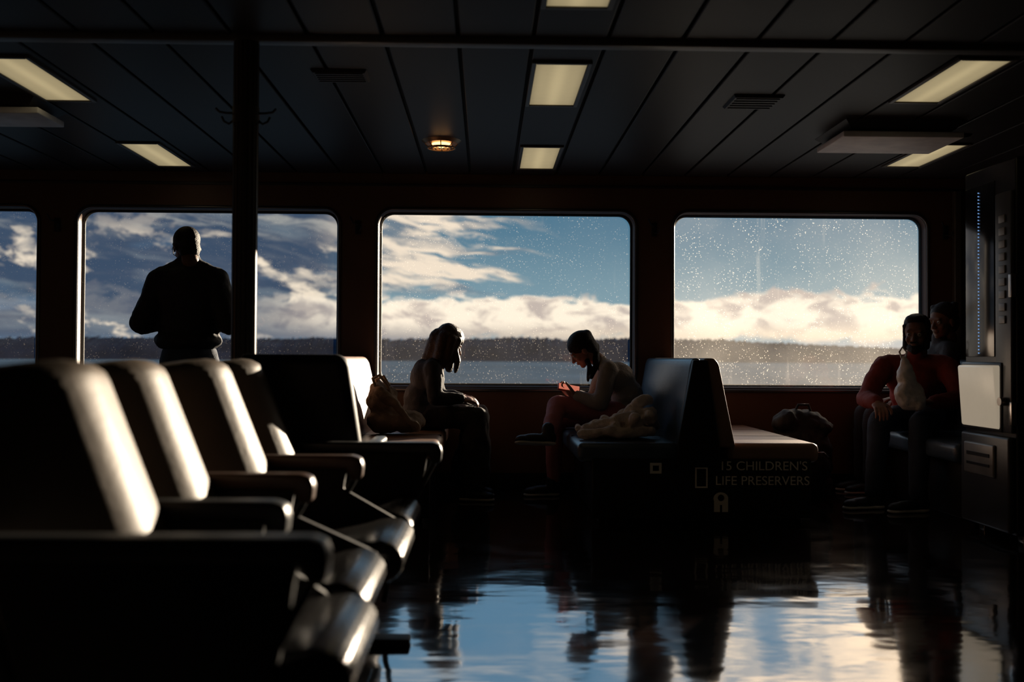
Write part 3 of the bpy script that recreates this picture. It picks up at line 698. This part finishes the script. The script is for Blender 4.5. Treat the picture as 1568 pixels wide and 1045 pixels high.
M_=lambda a,b:ma('MULTIPLY',a,b); A_=lambda a,b:ma('ADD',a,b)
sky=mix(mr(el,.03,.15),(.19,.33,.40),(.070,.180,.275)); sky=mix(mr(el,.3,.8),sky,(.03,.09,.2))
dt=Nn('ShaderNodeVectorMath'); dt.operation='DOT_PRODUCT'; L(tc.outputs['Generated'],dt.inputs[0]); dt.inputs[1].default_value=tuple(S)
glow=ma('POWER',ma('MAXIMUM',dt.outputs['Value'],0),22)
sky=mix(M_(glow,M_(mr(el,.16,.03),.55)),sky,(.62,.64,.58))
warp=M_(A_(noi(M_(az,9),M_(el,20),2.2,3),-.5),.03)
els=A_(el,A_(M_(az,.12),warp))
ncir=noi(M_(az,12),M_(els,78),4.1,8,.62,.35)
npuf=noi(M_(az,30),M_(el,58),8.7,8,.55,.4)
nbig=noi(M_(az,5),M_(el,17),1.7,5,.5)
nb2=noi(M_(az,8),M_(els,40),6.3,7,.6,.5)
covL=mr(az,.11,-.13)
farL=mr(az,-.10,-.18)
up=mr(el,.058,.075)
c1=M_(mr(A_(ncir,M_(covL,.30)),.61,.74),M_(up,mr(covL,.0,.35)))
cirB=mix(mr(nb2,.42,.56),(.14,.20,.26),(.94,.79,.62))
sky=mix(M_(c1,.95),sky,cirB)
# slate stratus on the left with lit breaks of cumulus
lft=mix(mr(nb2,.48,.68),(.034,.066,.125),(.12,.165,.215)); lft=mix(mr(nbig,.55,.66),lft,(.075,.15,.25))
npl=noi(M_(az,15),M_(A_(el,M_(az,.10)),30),15.3,9,.60,.35)
puffL=M_(mr(npl,.545,.62),mr(el,.13,.10,.25,1.0))
lft=mix(puffL,lft,mix(mr(npuf,.42,.60),(.36,.34,.32),(.92,.79,.62)))
topst=M_(mr(ncir,.50,.64),mr(el,.105,.13)); lft=mix(M_(topst,.8),lft,(.34,.35,.34))
sky=mix(M_(farL,.97),sky,lft)
# long bank of sunlit cumulus above the horizon
h=A_(el,M_(A_(npuf,-.5),.050)); h=A_(h,M_(A_(nbig,-.5),.045))
band=M_(mr(h,.006,.016),mr(h,.064,.056))
bandc=mix(mr(npuf,.36,.54),(.55,.47,.42),(1.05,.92,.74)); bandc=mix(mr(el,.040,.018),bandc,mix(mr(az,-.2,.3),(.30,.29,.30),(.95,.78,.58)))
band=M_(band,mr(az,-.26,-.10,.10,1.0))
sky=mix(band,sky,bandc)
sky=mix(mr(el,.024,.008),sky,mix(mr(az,-.2,.35),(.09,.15,.24),(.42,.43,.45)))
# higher sky and clouds
nhi=noi(M_(az,7),M_(el,20),12.4,8,.55,.6)
hi=M_(mr(A_(nhi,mr(az,.17,.45,-.02,.15)),.51,.58),mr(el,.185,.205))
hi=M_(hi,mr(el,.60,.36))
sky=mix(mr(el,.175,.205),sky,mix(mr(el,.34,.55),(.20,.50,.80),(.04,.10,.20)))
sky=mix(hi,sky,mix(mr(az,.05,.28),(.85,.95,1.02),(3.2,2.45,1.7)))
sky=mix(mr(sp.outputs[1],.2,-.3),sky,(.03,.05,.08))
bg=Nn('ShaderNodeBackground'); L(sky,bg.inputs[0]); bg.inputs[1].default_value=1.0
o=Nn('ShaderNodeOutputWorld'); L(bg.outputs[0],o.inputs[0])
ld=bpy.data.lights.new('sun','SUN'); ld.energy=15; ld.angle=math.radians(.6); ld.color=(1,.83,.62)
lo=bpy.data.objects.new('sun',ld); COL.objects.link(lo); lo.rotation_euler=S.to_track_quat('Z','Y').to_euler(); lo.location=(20,30,10)
# ---------------------------------------------------------------- camera
cd=bpy.data.cameras.new('camera'); cam=bpy.data.objects.new('camera',cd); COL.objects.link(cam); sc.camera=cam
cd.lens=35; cd.sensor_width=36; cd.clip_end=20000; cd.clip_start=.05
cam.matrix_world=Matrix.Translation((0,0,.93))@Matrix.Rotation(math.radians(-1.5),4,'Z')@Matrix.Rotation(math.radians(90.98),4,'X')@Matrix.Rotation(math.radians(.3),4,'Z')
cd.dof.use_dof=True; cd.dof.focus_distance=6.3; cd.dof.aperture_fstop=1.8
